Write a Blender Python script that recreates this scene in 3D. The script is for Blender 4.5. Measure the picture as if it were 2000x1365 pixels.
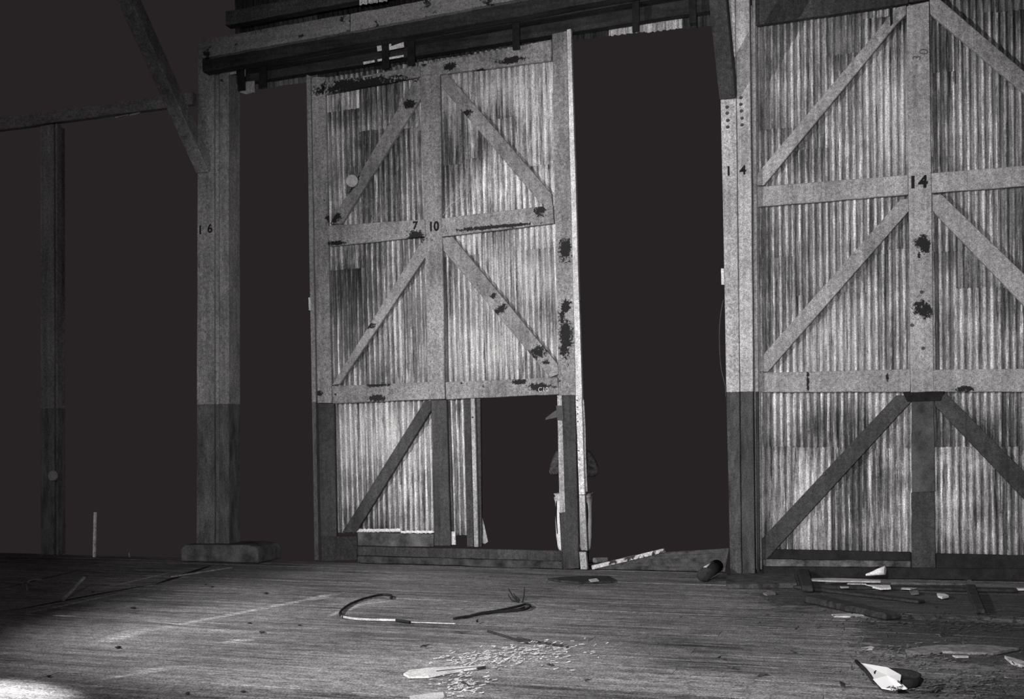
import bpy, bmesh, math, random
from mathutils import Vector, Matrix

random.seed(7)
S = bpy.context.scene
for _o in list(bpy.data.objects):
    bpy.data.objects.remove(_o)
COL = S.collection

# ------------------------------------------------------------------ camera
F = 2100.0                       # focal length in pixels of the 2000 px wide frame
CX, CY = 1000.0, 870.0           # principal point (the print is cropped, so it sits low)
YAW, ROLL = math.radians(17.94), math.radians(0.50)
CAM = Vector((0.0, -13.0, 1.55))
FWD = Vector((-math.sin(YAW), math.cos(YAW), 0))
RT0 = Vector((math.cos(YAW), math.sin(YAW), 0))
UP0 = Vector((0, 0, 1))
RIGHT = RT0 * math.cos(ROLL) - UP0 * math.sin(ROLL)
UP = RT0 * math.sin(ROLL) + UP0 * math.cos(ROLL)
cd = bpy.data.cameras.new('camera')
cam = bpy.data.objects.new('camera', cd)
COL.objects.link(cam)
cd.sensor_width = 36.0
cd.lens = 36.0 * F / 2000.0
cd.shift_y = (CY - 682.5) / 2000.0
cd.clip_start, cd.clip_end = 0.05, 300
cam.matrix_world = Matrix(((RIGHT.x, UP.x, -FWD.x, CAM.x), (RIGHT.y, UP.y, -FWD.y, CAM.y),
                           (RIGHT.z, UP.z, -FWD.z, CAM.z), (0, 0, 0, 1)))
S.camera = cam

# ------------------------------------------------------------------ world, lights, exposure
S.view_settings.view_transform = 'Standard'
S.view_settings.look = 'None'
S.view_settings.gamma = 1.0
S.view_settings.use_curve_mapping = False
S.view_settings.exposure = 0.0
w = bpy.data.worlds.new('night')
S.world = w
w.use_nodes = True
w.node_tree.nodes['Background'].inputs[0].default_value = (0.0205, 0.0165, 0.0172, 1)
w.node_tree.nodes['Background'].inputs[1].default_value = 1.0


def spot(name, loc, aim, power, angle, blend, size):
    d = bpy.data.lights.new(name, 'SPOT')
    d.energy, d.spot_size, d.spot_blend, d.shadow_soft_size = power, math.radians(angle), blend, size
    d.color = (1.0, 0.985, 0.985)
    o = bpy.data.objects.new(name, d)
    COL.objects.link(o)
    o.location = loc
    o.rotation_euler = (Vector(aim) - Vector(loc)).to_track_quat('-Z', 'Y').to_euler()
    return o


spot('raking_flash_lamp', (-9.13, -10.1, 4.41), (-0.07, 0.0, 1.0), 3700, 64, 0.62, 0.05)
spot('camera_flash_lamp', (-0.5, -12.9, 2.6), (-3.27, 0.0, 1.75), 3000, 58.8, 0.45, 0.05)
spot('corner_flash_lamp', (-5.5, -8.5, 1.8), (-5.45, -8.33, 0.0), 760, 66, 0.28, 0.05)
_d = bpy.data.lights.new('fill_lamp', 'POINT')  # unseen fill added to raise the dark timbers; no such lamp stands there
_d.energy, _d.shadow_soft_size = 1100, 1.2
_o = bpy.data.objects.new('fill_lamp', _d)
COL.objects.link(_o)
_o.location = (-4, -24, 6)


# ------------------------------------------------------------------ geometry helpers
def ray(px, py):
    return RIGHT * ((px - CX) / F) + UP * (-(py - CY) / F) + FWD


def at(px, py, Y=0.0):
    """the point of the vertical plane y = Y that is seen at this photograph pixel"""
    d = ray(px, py)
    return CAM + d * ((Y - CAM.y) / d.y)


def fl(px, py, Z=0.0):
    d = ray(px, py)
    return CAM + d * ((Z - CAM.z) / d.z)


def put(name, bm, mat, parent=None, smooth=False):
    me = bpy.data.meshes.new(name)
    bmesh.ops.recalc_face_normals(bm, faces=bm.faces)
    bm.to_mesh(me)
    bm.free()
    if smooth:
        for p in me.polygons:
            p.use_smooth = True
    if mat:
        me.materials.append(mat)
    o = bpy.data.objects.new(name, me)
    COL.objects.link(o)
    if parent:
        o.parent = parent
        o.matrix_parent_inverse = parent_inv(parent)
    return o


def parent_inv(p):
    m = Matrix.Identity(4)
    while p is not None:
        m = p.matrix_parent_inverse @ p.matrix_basis if p.parent else p.matrix_basis.copy()
        break
    return m.inverted()


def thing(name, loc, label, cat, group=None, kind=None):
    o = bpy.data.objects.new(name, None)
    o.empty_display_size = 0.1
    COL.objects.link(o)
    o.location = loc
    return tag(o, label, cat, group, kind)


def tag(o, label=None, cat=None, group=None, kind=None):
    if label: o['label'] = label
    if cat: o['category'] = cat
    if group: o['group'] = group
    if kind: o['kind'] = kind
    return o


def bevel(o, w=0.006, seg=1):
    m = o.modifiers.new('bevel', 'BEVEL')
    m.width, m.segments, m.limit_method, m.angle_limit = w, seg, 'ANGLE', math.radians(40)
    return o


def prism_bm(front, depth_vec, bm=None):
    """closed prism from a polygon of points and the vector to its back"""
    bm = bm or bmesh.new()
    a = [bm.verts.new(p) for p in front]
    b = [bm.verts.new(Vector(p) + depth_vec) for p in front]
    n = len(a)
    bm.faces.new(a)
    bm.faces.new(b[::-1])
    for i in range(n):
        j = (i + 1) % n
        bm.faces.new((a[j], a[i], b[i], b[j]))
    return bm


def board(name, quad, Yf, th, mat, parent=None, bev=0.006, worn=0.0, n=10):
    """timber seen as this pixel quad (tl, tr, br, bl) whose front lies in the plane Yf"""
    tl, tr, br, bl = [at(x, y, Yf) for x, y in quad]
    if worn:
        pts = []
        def edge(a, b):
            L = (b - a).length
            k = max(2, min(n, int(L / 0.12)))
            perp = Vector((-(b - a).z, 0, (b - a).x)).normalized()
            for i in range(k):
                p = a.lerp(b, i / k)
                if i:
                    p = p + perp * random.uniform(-worn, worn)
                pts.append(p)
        edge(tl, tr); edge(tr, br); edge(br, bl); edge(bl, tl)
    else:
        pts = [tl, tr, br, bl]
    o = put(name, prism_bm(pts, Vector((0, th, 0))), mat, parent)
    return bevel(o, bev) if bev else o


def box(name, x0, x1, y0, y1, z0, z1, mat, parent=None, bev=0.006):
    pts = [Vector((x0, y0, z0)), Vector((x1, y0, z0)), Vector((x1, y0, z1)), Vector((x0, y0, z1))]
    o = put(name, prism_bm(pts, Vector((0, y1 - y0, 0))), mat, parent)
    return bevel(o, bev) if bev else o


def beam_bm(a, b, wdt, hgt, up=Vector((0, 0, 1)), bm=None, taper=1.0):
    a, b = Vector(a), Vector(b)
    d = (b - a).normalized()
    s = d.cross(up)
    if s.length < 1e-4:
        s = d.cross(Vector((0, 1, 0)))
    s.normalize()
    u = s.cross(d).normalized()
    bm = bm or bmesh.new()
    v0 = [bm.verts.new(a + s * (sx * wdt / 2) + u * (sy * hgt / 2)) for sx, sy in ((-1, -1), (1, -1), (1, 1), (-1, 1))]
    v1 = [bm.verts.new(b + s * (sx * wdt * taper / 2) + u * (sy * hgt * taper / 2)) for sx, sy in ((-1, -1), (1, -1), (1, 1), (-1, 1))]
    bm.faces.new(v0[::-1]); bm.faces.new(v1)
    for i in range(4):
        j = (i + 1) % 4
        bm.faces.new((v0[i], v0[j], v1[j], v1[i]))
    return bm


def tube_bm(pts, r, sides=7, bm=None, r_end=None):
    bm = bm or bmesh.new()
    rings = []
    n = len(pts)
    pts = [Vector(p) for p in pts]
    for i, p in enumerate(pts):
        d = (pts[min(i + 1, n - 1)] - pts[max(i - 1, 0)]).normalized()
        s = d.cross(Vector((0.13, 0.21, 1))).normalized()
        u = s.cross(d)
        rr = r if r_end is None else r + (r_end - r) * i / (n - 1)
        rings.append([bm.verts.new(p + (s * math.cos(2 * math.pi * k / sides) + u * math.sin(2 * math.pi * k / sides)) * rr) for k in range(sides)])
    for a, b in zip(rings, rings[1:]):
        for k in range(sides):
            j = (k + 1) % sides
            bm.faces.new((a[k], a[j], b[j], b[k]))
    bm.faces.new(rings[0][::-1]); bm.faces.new(rings[-1])
    return bm


def smooth_path(pts, n=6):
    pts = [Vector(p) for p in pts]
    out = []
    P = [pts[0]] + pts + [pts[-1]]
    for i in range(1, len(P) - 2):
        for k in range(n):
            t = k / n
            a, b, c, d = P[i - 1], P[i], P[i + 1], P[i + 2]
            out.append(0.5 * ((2 * b) + (c - a) * t + (2 * a - 5 * b + 4 * c - d) * t * t + (3 * b - a - 3 * c + d) * t ** 3))
    out.append(pts[-1])
    return out


# ------------------------------------------------------------------ material helpers
class Nodes:
    def __init__(self, name, rough=0.8, spec=0.2, metal=0.0):
        self.m = bpy.data.materials.new(name)
        self.m.use_nodes = True
        self.t = self.m.node_tree
        self.b = self.t.nodes['Principled BSDF']
        self.b.inputs['Roughness'].default_value = rough
        self.b.inputs['Specular IOR Level'].default_value = spec
        self.b.inputs['Metallic'].default_value = metal
        self.pos = self.new('ShaderNodeNewGeometry').outputs['Position']

    def new(self, t):
        return self.t.nodes.new(t)

    def lk(self, a, sock):
        if isinstance(a, (int, float)):
            sock.default_value = a
        elif isinstance(a, (tuple, list, Vector)):
            sock.default_value = tuple(a)
        else:
            self.t.links.new(a, sock)

    def math(self, op, a, b=0.0, clamp=False):
        n = self.new('ShaderNodeMath')
        n.operation, n.use_clamp = op, clamp
        self.lk(a, n.inputs[0]); self.lk(b, n.inputs[1])
        return n.outputs[0]

    def vmath(self, op, a, b=(0, 0, 0)):
        n = self.new('ShaderNodeVectorMath')
        n.operation = op
        self.lk(a, n.inputs[0]); self.lk(b, n.inputs[1])
        return n.outputs['Value'] if op in ('LENGTH', 'DOT_PRODUCT') else n.outputs[0]

    def noise(self, scale, detail=4, rough=0.6, vec=None, stretch=None, off=None):
        v = vec or self.pos
        if off is not None:
            v = self.vmath('ADD', v, off)
        if stretch:
            v = self.vmath('MULTIPLY', v, stretch)
        n = self.new('ShaderNodeTexNoise')
        n.inputs['Scale'].default_value = scale
        n.inputs['Detail'].default_value = detail
        n.inputs['Roughness'].default_value = rough
        self.lk(v, n.inputs['Vector'])
        return n.outputs['Fac']

    def remap(self, a, f0, f1, t0, t1, smooth=False):
        n = self.new('ShaderNodeMapRange')
        n.interpolation_type = 'SMOOTHSTEP' if smooth else 'LINEAR'
        n.clamp = True
        self.lk(a, n.inputs['Value'])
        for k, v in (('From Min', f0), ('From Max', f1), ('To Min', t0), ('To Max', t1)):
            n.inputs[k].default_value = v
        return n.outputs[0]

    def mix(self, fac, a, b):
        n = self.new('ShaderNodeMix')
        n.data_type = 'FLOAT'
        self.lk(fac, n.inputs[0]); self.lk(a, n.inputs[2]); self.lk(b, n.inputs[3])
        return n.outputs[0]

    def xyz(self, v):
        n = self.new('ShaderNodeSeparateXYZ')
        self.lk(v, n.inputs[0])
        return n.outputs

    def obj_random(self):
        return self.new('ShaderNodeObjectInfo').outputs['Random']

    def rnd_off(self, k=37.0):
        r = self.obj_random()
        n = self.new('ShaderNodeCombineXYZ')
        self.lk(self.math('MULTIPLY', r, k), n.inputs[0]); self.lk(self.math('MULTIPLY', r, k * 1.7), n.inputs[1])
        self.lk(self.math('MULTIPLY', r, k * 0.6), n.inputs[2])
        return n.outputs[0]

    def grain(self, v, amt=0.5, scale=78):
        g = self.noise(scale, 2.0, 0.65)
        return self.math('MULTIPLY', v, self.remap(g, 0.30, 0.70, 1 - amt, 1 + amt))

    def bump(self, h, strength=0.3, dist=0.01):
        n = self.new('ShaderNodeBump')
        n.inputs['Strength'].default_value = strength
        n.inputs['Distance'].default_value = dist
        self.lk(h, n.inputs['Height'])
        self.t.links.new(n.outputs[0], self.b.inputs['Normal'])

    def spots(self, lst, plane='xz', wob=0.9, wscale=9.0, soft=0.1):
        """union mask of ragged ellipses (x, z, rx, rz[, angle])"""
        wn = self.math('ADD', self.math('MULTIPLY', self.noise(wscale, 4, 0.7), 0.45), self.math('MULTIPLY', self.noise(wscale * 4.5, 4, 0.75), 0.55))
        acc = None
        for s in lst:
            x, z, rx, rz = s[:4]
            a = s[4] if len(s) > 4 else 0.0
            ca, sa = math.cos(a), math.sin(a)
            if plane == 'xz':
                c, e1, e2 = (x, 0, z), (ca / rx, 0, sa / rx), (-sa / rz, 0, ca / rz)
            else:
                c, e1, e2 = (x, z, 0), (ca / rx, sa / rx, 0), (-sa / rz, ca / rz, 0)
            q = self.vmath('SUBTRACT', self.pos, c)
            d1, d2 = self.vmath('DOT_PRODUCT', q, e1), self.vmath('DOT_PRODUCT', q, e2)
            r = self.math('SQRT', self.math('ADD', self.math('MULTIPLY', d1, d1), self.math('MULTIPLY', d2, d2)))
            acc = r if acc is None else self.math('MINIMUM', acc, r)
        acc = self.math('ADD', acc, self.math('MULTIPLY', self.math('SUBTRACT', wn, 0.5), 2 * wob))
        return self.remap(acc, 0.95 - soft, 0.95 + soft, 1.0, 0.0)

    def out(self, v):
        c = self.new('ShaderNodeCombineColor')
        self.lk(v, c.inputs[0]); self.lk(self.math('MULTIPLY', v, 0.985), c.inputs[1]); self.lk(self.math('MULTIPLY', v, 0.99), c.inputs[2])
        self.t.links.new(c.outputs[0], self.b.inputs['Base Color'])
        return self.m


def sp(lst, Y=-0.05):
    """patch list in pixels (x, y, rx, ry[, angle]) to wall metres"""
    out = []
    for s in lst:
        p = at(s[0], s[1], Y)
        k = (at(s[0] + 1, s[1], Y) - p).length
        kz = abs(at(s[0], s[1] + 1, Y).z - p.z)
        out.append((p.x, p.z, s[2] * k, s[3] * kz) + tuple(s[4:]))
    return out


def paint(name, lo, hi, zline=None, dark=0.05, stains_and_shade=None, peel=0.66, peel_col=0.014, vert=True, rough=0.75):
    n = Nodes(name, rough, 0.25)
    off = n.rnd_off()
    big = n.noise(1.3, 6, 0.62, off=off)
    grainy = n.noise(1.0, 5, 0.7, stretch=(16, 16, 1.1) if vert else (1.3, 16, 14), off=off)
    v = n.remap(n.math('ADD', n.math('MULTIPLY', big, 0.55), n.math('MULTIPLY', grainy, 0.45)), 0.38, 0.62, lo, hi)
    v = n.math('MULTIPLY', v, n.remap(n.noise(24, 5, 0.75, off=off), 0.34, 0.62, 0.62, 1.22))
    pl = n.noise(4.2, 9, 0.72, off=off)
    pm = n.remap(pl, peel, peel + 0.03, 0.0, 1.0)
    v = n.mix(pm, v, peel_col)
    if stains_and_shade:
        v = n.mix(n.spots(stains_and_shade, wob=2.6, wscale=7), v, peel_col)
    if zline is not None:
        z = n.xyz(n.pos)[2]
        below = n.math('LESS_THAN', n.math('ADD', z, n.math('MULTIPLY', n.noise(20, 2), 0.012)), zline + 0.006)
        dk = n.remap(n.noise(3.0, 6, 0.7, stretch=(3, 3, 0.7), off=off), 0.35, 0.68, dark * 0.5, dark * 1.7)
        v = n.mix(below, v, dk)
    n.bump(n.math('ADD', pl, n.math('MULTIPLY', grainy, 0.8)), 0.35, 0.008)
    return n.out(n.grain(v, 0.5))


def plain(name, val, rough=0.8, spec=0.2, var=0.35, scale=8, metal=0.0, grain=0.35):
    n = Nodes(name, rough, spec, metal)
    a = n.noise(scale, 5, 0.65, off=n.rnd_off())
    n.bump(a, 0.25, 0.006)
    return n.out(n.grain(n.remap(a, 0.32, 0.68, val * (1 - var), val * (1 + var)), grain))


def corrugated(name, lo, hi, stains_and_fade=None, pale_and_lit=None, contrast=0.12, groove=None):
    n = Nodes(name, 0.6, 0.3, 0.0)
    off = n.rnd_off(61)
    st = n.noise(1.0, 8, 0.8, stretch=(19, 3, 1.0), off=off)
    fine = n.noise(1.0, 6, 0.8, stretch=(48, 6, 9), off=off)
    big = n.noise(1.1, 5, 0.6, off=off)
    s = n.math('ADD', n.math('ADD', n.math('MULTIPLY', st, 0.55), n.math('MULTIPLY', fine, 0.27)), n.math('MULTIPLY', big, 0.18))
    v = n.remap(s, 0.5 - contrast * 0.8, 0.5 + contrast * 0.8, lo, hi)
    v = n.math('MULTIPLY', v, n.remap(n.obj_random(), 0, 1, 0.72, 1.15))
    # white bloom runs and rust runs
    runs = n.noise(1.0, 7, 0.75, stretch=(24, 3, 1.1), off=n.rnd_off(13))
    v = n.mix(n.remap(runs, 0.57, 0.64, 0, 0.9), v, min(0.92, hi * 1.4))
    v = n.mix(n.remap(runs, 0.43, 0.36, 0, 0.85), v, lo * 0.4)
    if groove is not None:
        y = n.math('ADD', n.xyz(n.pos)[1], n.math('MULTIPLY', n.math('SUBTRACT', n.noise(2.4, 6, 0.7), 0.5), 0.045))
        v = n.math('MULTIPLY', v, n.remap(y, groove - 0.007, groove + 0.006, 1.25, 0.40))  # groove grime and shade in one: valleys darkened, ridges lightened in the colour
    if stains_and_fade:
        v = n.mix(n.math('MULTIPLY', n.spots(stains_and_fade, wob=1.0, wscale=6, soft=0.5), n.remap(runs, 0.42, 0.60, 0.95, 0.25)), v, 0.03)
    if pale_and_lit:
        v = n.mix(n.math('MULTIPLY', n.spots(pale_and_lit, wob=0.8, wscale=5, soft=0.8), n.remap(runs, 0.40, 0.62, 0.0, 0.8)), v, 0.7)
    n.bump(fine, 0.15, 0.004)
    return n.out(n.grain(v, 0.5))


ZLINE = at(1440, 765, -0.2).z
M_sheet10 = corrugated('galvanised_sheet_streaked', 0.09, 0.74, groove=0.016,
                       stains_and_fade=sp([(735, 190, 100, 70), (720, 330, 80, 110), (700, 560, 50, 110), (880, 320, 40, 90), (930, 250, 60, 80)]),  # upper-left ellipses put the door's light fade into the sheet colour
                       pale_and_lit=sp([(960, 180, 45, 55), (1010, 520, 90, 60), (960, 690, 110, 60), (740, 850, 90, 50)]))  # soft pale streaks that also carry painted-in brightness from the light
M_sheet14 = corrugated('galvanised_sheet_weathered', 0.10, 0.72, groove=0.026,
                       stains_and_fade=sp([(1690, 960, 60, 70), (1955, 960, 40, 80), (1930, 840, 60, 50), (1640, 830, 60, 40)]),
                       pale_and_lit=sp([(1735, 210, 40, 110), (1640, 660, 60, 70)]))
M_paint10 = paint('grey_paint_on_door_frame', 0.15, 0.35, None, stains_and_shade=sp([
    (912, 222, 11, 10), (705, 165, 90, 14), (880, 130, 12, 7), (940, 140, 14, 6), (1000, 118, 30, 6), (828, 122, 5, 10),  # the top-rail patches are shade put into the paint colour
    (1055, 410, 14, 14), (815, 463, 16, 14), (1105, 660, 12, 38), (1098, 620, 8, 18), (1104, 600, 10, 14), (965, 577, 6, 6),
    (978, 605, 16, 8, 0.6), (1050, 690, 18, 14), (1066, 708, 8, 6), (1056, 756, 24, 8), (1012, 746, 14, 5), (1105, 490, 12, 20),
    (720, 636, 13, 7), (735, 778, 16, 6), (740, 752, 22, 4), (625, 768, 8, 7), (950, 445, 60, 4), (1000, 440, 50, 3), (800, 205, 10, 8),
    (690, 355, 8, 30, -0.5), (655, 425, 14, 10), (655, 475, 18, 4)]), peel=0.67)
M_paint14 = paint('grey_paint_on_timber', 0.2, 0.42, None, stains_and_shade=sp([
    (1803, 478, 14, 16), (1795, 498, 5, 9), (1880, 760, 22, 6), (1800, 605, 22, 16), (1578, 750, 3, 24), (1733, 737, 3, 9)]), peel=0.72)
M_tar = paint('black_tar_paint', 0.028, 0.075, None, peel=0.7, peel_col=0.14)
M_post = paint('grey_paint_with_tarred_foot', 0.28, 0.56, ZLINE, dark=0.06, peel=0.68)
M_post16 = paint('dull_grey_paint_with_tarred_foot', 0.17, 0.34, ZLINE, dark=0.09, peel=0.66)
M_flash = paint('bare_zinc_flashing', 0.45, 0.85, None, peel=0.7, peel_col=0.12, rough=0.5)
M_jamb = paint('pale_worn_door_jamb', 0.22, 0.55, None, peel=0.66, peel_col=0.05)
M_fascia = paint('flaking_grey_beam_paint', 0.17, 0.30, None, peel=0.6, peel_col=0.02, vert=False)
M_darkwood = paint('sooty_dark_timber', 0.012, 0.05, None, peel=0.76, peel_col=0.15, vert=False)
M_palewood = paint('lifted_bay_timber', 0.2, 0.38, None, peel=0.74, peel_col=0.1, vert=False)  # paler copy of the dark track timber, making up for missing light
M_postfar = paint('pale_paint_far_post', 0.22, 0.42, ZLINE, dark=0.2)
M_brace = paint('sooty_brace_timber', 0.12, 0.3, None, peel=0.74, peel_col=0.04)
M_ink = plain('black_stencil_paint', 0.012, var=0.5)
M_chalk = plain('pale_scratched_paint', 0.55)
M_scratch = plain('grey_scratched_pencil', 0.12)
M_white = plain('white_card', 0.8, var=0.12)
M_white2 = plain('dirty_white_scrap', 0.5, var=0.4)
M_wood_pale = plain('fresh_split_wood', 0.62, var=0.25)
M_wood_grey = plain('grey_weathered_wood', 0.2, var=0.5, scale=14)
M_wood_chip = plain('dusty_wood_chip', 0.42, var=0.6, scale=30)
M_wood_mid = plain('dull_grey_wood', 0.095, var=0.6, scale=14)
M_wood_dark = plain('dark_rotten_wood', 0.035, var=0.6, scale=14)
M_black = plain('black_rubber', 0.018, var=0.4)
M_iron = plain('dark_iron', 0.05, 0.6, 0.4)
M_concrete = plain('sooty_concrete', 0.09, var=0.6, scale=5)
M_disc = plain('pale_flash_orb', 0.5, var=0.15)


def floor_material():
    n = Nodes('worn_timber_floor', 0.85, 0.15)
    off = n.rnd_off(53)
    st = n.noise(1.0, 7, 0.72, stretch=(0.55, 9, 1), off=off)
    st2 = n.noise(1.0, 7, 0.78, stretch=(2.4, 34, 1))
    big = n.noise(0.45, 5, 0.6)
    s = n.math('ADD', n.math('ADD', n.math('MULTIPLY', st, 0.42), n.math('MULTIPLY', st2, 0.33)), n.math('MULTIPLY', big, 0.25))
    v = n.remap(s, 0.40, 0.60, 0.035, 0.33)
    sc = n.noise(1.0, 6, 0.75, stretch=(0.9, 13, 1), off=(3.3, 1.7, 0))
    v = n.mix(n.remap(sc, 0.585, 0.68, 0, 0.8), v, 0.5)
    v = n.mix(n.remap(n.noise(1.0, 5, 0.7, stretch=(0.7, 7, 1), off=(9.3, 4.7, 0)), 0.62, 0.70, 0, 0.7), v, 0.03)

    def streak(a, b, w):
        A, B = fl(*a), fl(*b)
        c = (A + B) / 2
        d = B - A
        return (c.x, c.y, max(d.length / 2, 0.02), w, math.atan2(d.y, d.x))
    scuffs = [streak((190, 1255), (285, 1230), 0.09), (streak((285, 1232), (640, 1163), 0.05)), streak((600, 1172), (650, 1160), 0.08),
              streak((440, 1254), (490, 1248), 0.06), streak((270, 1310), (360, 1302), 0.05), streak((200, 1325), (360, 1303), 0.03),
              streak((90, 1203), (150, 1202), 0.06), streak((215, 1145), (330, 1118), 0.03), streak((60, 1195), (230, 1160), 0.025),
              streak((300, 1214), (420, 1225), 0.02), streak((0, 1278), (15, 1275), 0.04), streak((680, 1192), (700, 1180), 0.03), streak((700, 1181), (765, 1172), 0.03), streak((770, 1168), (880, 1171), 0.02), streak((645, 1202), (668, 1192), 0.03), streak((1640, 1205), (1750, 1203), 0.05)]
    def pool(x, y, rx, ry):
        p = fl(x, y)
        return (p.x, p.y, rx, ry)
    dust = n.spots([pool(1020, 1278, 0.75, 0.35), pool(890, 1300, 0.8, 0.25), pool(700, 1335, 0.9, 0.22), pool(1330, 1335, 0.9, 0.25), pool(480, 1330, 0.6, 0.2),
                    pool(720, 1178, 0.35, 0.2), pool(950, 1190, 0.5, 0.3)], 'xy', wob=1.1, wscale=5, soft=0.7)
    v = n.mix(n.math('MULTIPLY', dust, n.remap(n.noise(1.0, 8, 0.8, stretch=(9, 30, 1)), 0.42, 0.62, 0.0, 0.75)), v, 0.5)
    v = n.math('MULTIPLY', v, n.remap(n.noise(11, 8, 0.75), 0.36, 0.62, 0.68, 1.35))
    brk = n.remap(n.noise(1.0, 6, 0.75, stretch=(3.5, 22, 1), off=(5, 2, 0)), 0.44, 0.60, 0.0, 1.0)
    m = n.spots(scuffs, 'xy', wob=1.5, wscale=12, soft=0.6)
    v = n.mix(n.math('MULTIPLY', m, brk), v, 0.72)
    # soot and wet dirt below the right-hand door and along the left
    c1, c2, c3 = fl(1800, 1170), fl(1930, 1250), fl(40, 1120)
    g = n.spots([(c1.x, c1.y, 1.75, 1.25), (c2.x, c2.y, 1.0, 1.1)], 'xy', wob=0.9, wscale=2.2)
    v = n.mix(n.math('MULTIPLY', g, 0.72), v, 0.028)
    # two dark grooves worn by the old rails
    gr = n.spots([streak((0, 1196), (300, 1140), 0.035), streak((300, 1142), (415, 1103), 0.05), streak((0, 1150), (160, 1112), 0.02)], 'xy', wob=0.5, wscale=10)
    v = n.mix(gr, v, 0.02)
    n.bump(n.math('ADD', st2, st), 0.4, 0.01)
    return n.out(n.grain(v, 0.75, 70))


M_floor = floor_material()

# ------------------------------------------------------------------ setting: floor
floor = box('floor', -19, 7, -13.5, 0.06, -0.35, -0.052, M_wood_dark, None, 0)
tag(floor, kind='structure')
yy = -13.4
row = 0
PLK = 0.262
while yy < 0.0:
    y1 = min(yy + PLK - 0.004, 0.055)
    cuts = [-19.0]
    x = -19.0 + random.uniform(2.5, 7)
    while x < 5.5:
        cuts.append(x)
        x += random.uniform(5.5, 7.5)
    cuts.append(7.0)
    for a, b in zip(cuts, cuts[1:]):
        dz = random.uniform(-0.004, 0.0)
        box('plank', a + 0.002, b - 0.002, yy, y1, -0.05, dz, M_floor, floor, 0)
    yy += PLK
    row += 1
ledge_a, ledge_b = at(930, 1070, 0.1).x, at(1250, 1070, 0.1).x
tag(box('trim_1', ledge_a, ledge_b, 0.07, 1.1, -0.3, -0.004, M_wood_dark), kind='structure')

# ------------------------------------------------------------------ timber posts
def numeral(txt, px, py, Yf, size_px, mat, parent, rot=0.0, sx=1.0, bold=0.0, name='stencil_number'):
    p = at(px, py, Yf)
    k = (at(px, py - size_px, Yf) - p).length
    cu = bpy.data.curves.new('t', 'FONT')
    cu.body, cu.size, cu.align_x, cu.align_y = txt, k * 1.4, 'CENTER', 'CENTER'
    cu.extrude, cu.offset = 0.001, bold
    o = bpy.data.objects.new('t', cu)
    COL.objects.link(o)
    dg = bpy.context.evaluated_depsgraph_get()
    me = bpy.data.meshes.new_from_object(o.evaluated_get(dg))
    bpy.data.objects.remove(o)
    M = Matrix.Translation(p + Vector((0, -0.0015, 0))) @ Matrix.Rotation(math.radians(90), 4, 'X') @ Matrix.Rotation(rot, 4, 'Z') @ Matrix.Diagonal((sx, 1, 1, 1))
    me.transform(M)
    me.materials.clear()
    me.materials.append(mat)
    ob = bpy.data.objects.new(name, me)
    COL.objects.link(ob)
    ob.parent = parent
    ob.matrix_parent_inverse = parent_inv(parent)
    return ob


def bolt(px, py, Yf, r, parent, name='bolt_head'):
    p = at(px, py, Yf)
    bm = bmesh.new()
    bmesh.ops.create_cone(bm, cap_ends=True, segments=8, radius1=r, radius2=r * 0.75, depth=0.02,
                          matrix=Matrix.Translation(p + Vector((0, -0.008, 0))) @ Matrix.Rotation(math.radians(90), 4, 'X'))
    return put(name, bm, M_iron, parent)


YP = -0.20
# right-hand post, number 14
b14 = at(1452, 1120, YP)
post14 = thing('timber_post', (b14.x, 0, 0), 'tall grey timber post stencilled 14 with tarred foot, beside the right corrugated door', 'post')
board('timber', [(1401, -140), (1434, -140), (1449, 1128), (1426, 1124)], YP, 0.30, M_post, post14, 0.008, 0.003)
board('timber', [(1435, -140), (1463, -140), (1475, 1128), (1450, 1128)], YP - 0.004, 0.30, M_post, post14, 0.008, 0.003)
board('jamb_strip', [(1468, -140), (1474, -140), (1484, 1118), (1478, 1118)], YP + 0.07, 0.2, M_post, post14, 0.004)
for i, (bx, by) in enumerate([(1420, 209), (1420, 221), (1421, 235), (1421, 248), (1447, 191), (1447, 204), (1448, 217), (1449, 231), (1449, 244)]):
    bolt(bx, by, YP - 0.002, 0.021, post14)
z0 = at(1425, 205, YP).z
xk = (at(1412, 200, YP).x + at(1440, 200, YP).x) / 2 - 0.02
kb = put('knee_brace', beam_bm((xk, YP + 0.02, z0 + 0.12), (xk - 0.02, YP - 1.25, z0 + 1.50), 0.19, 0.2), M_tar, post14)
bevel(kb, 0.01)
numeral('1', 1423, 335, YP, 18, M_ink, post14, bold=0.004)
numeral('4', 1451, 333, YP - 0.004, 18, M_ink, post14, bold=0.004)
tagp = board('metal_tab', [(1408, 524), (1414, 524), (1415, 556), (1409, 556)], YP - 0.006, 0.02, M_flash, post14, 0.002)
tag(tagp, 'bright metal tab')
put('loose_wire', tube_bm(smooth_path([at(1413, 585, YP), at(1408, 612, YP + .02), at(1405, 655, YP + .02), at(1408, 715, YP + .02), at(1416, 752, YP), at(1418, 775, YP)]), 0.006, 5), M_iron, post14, True)

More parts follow.
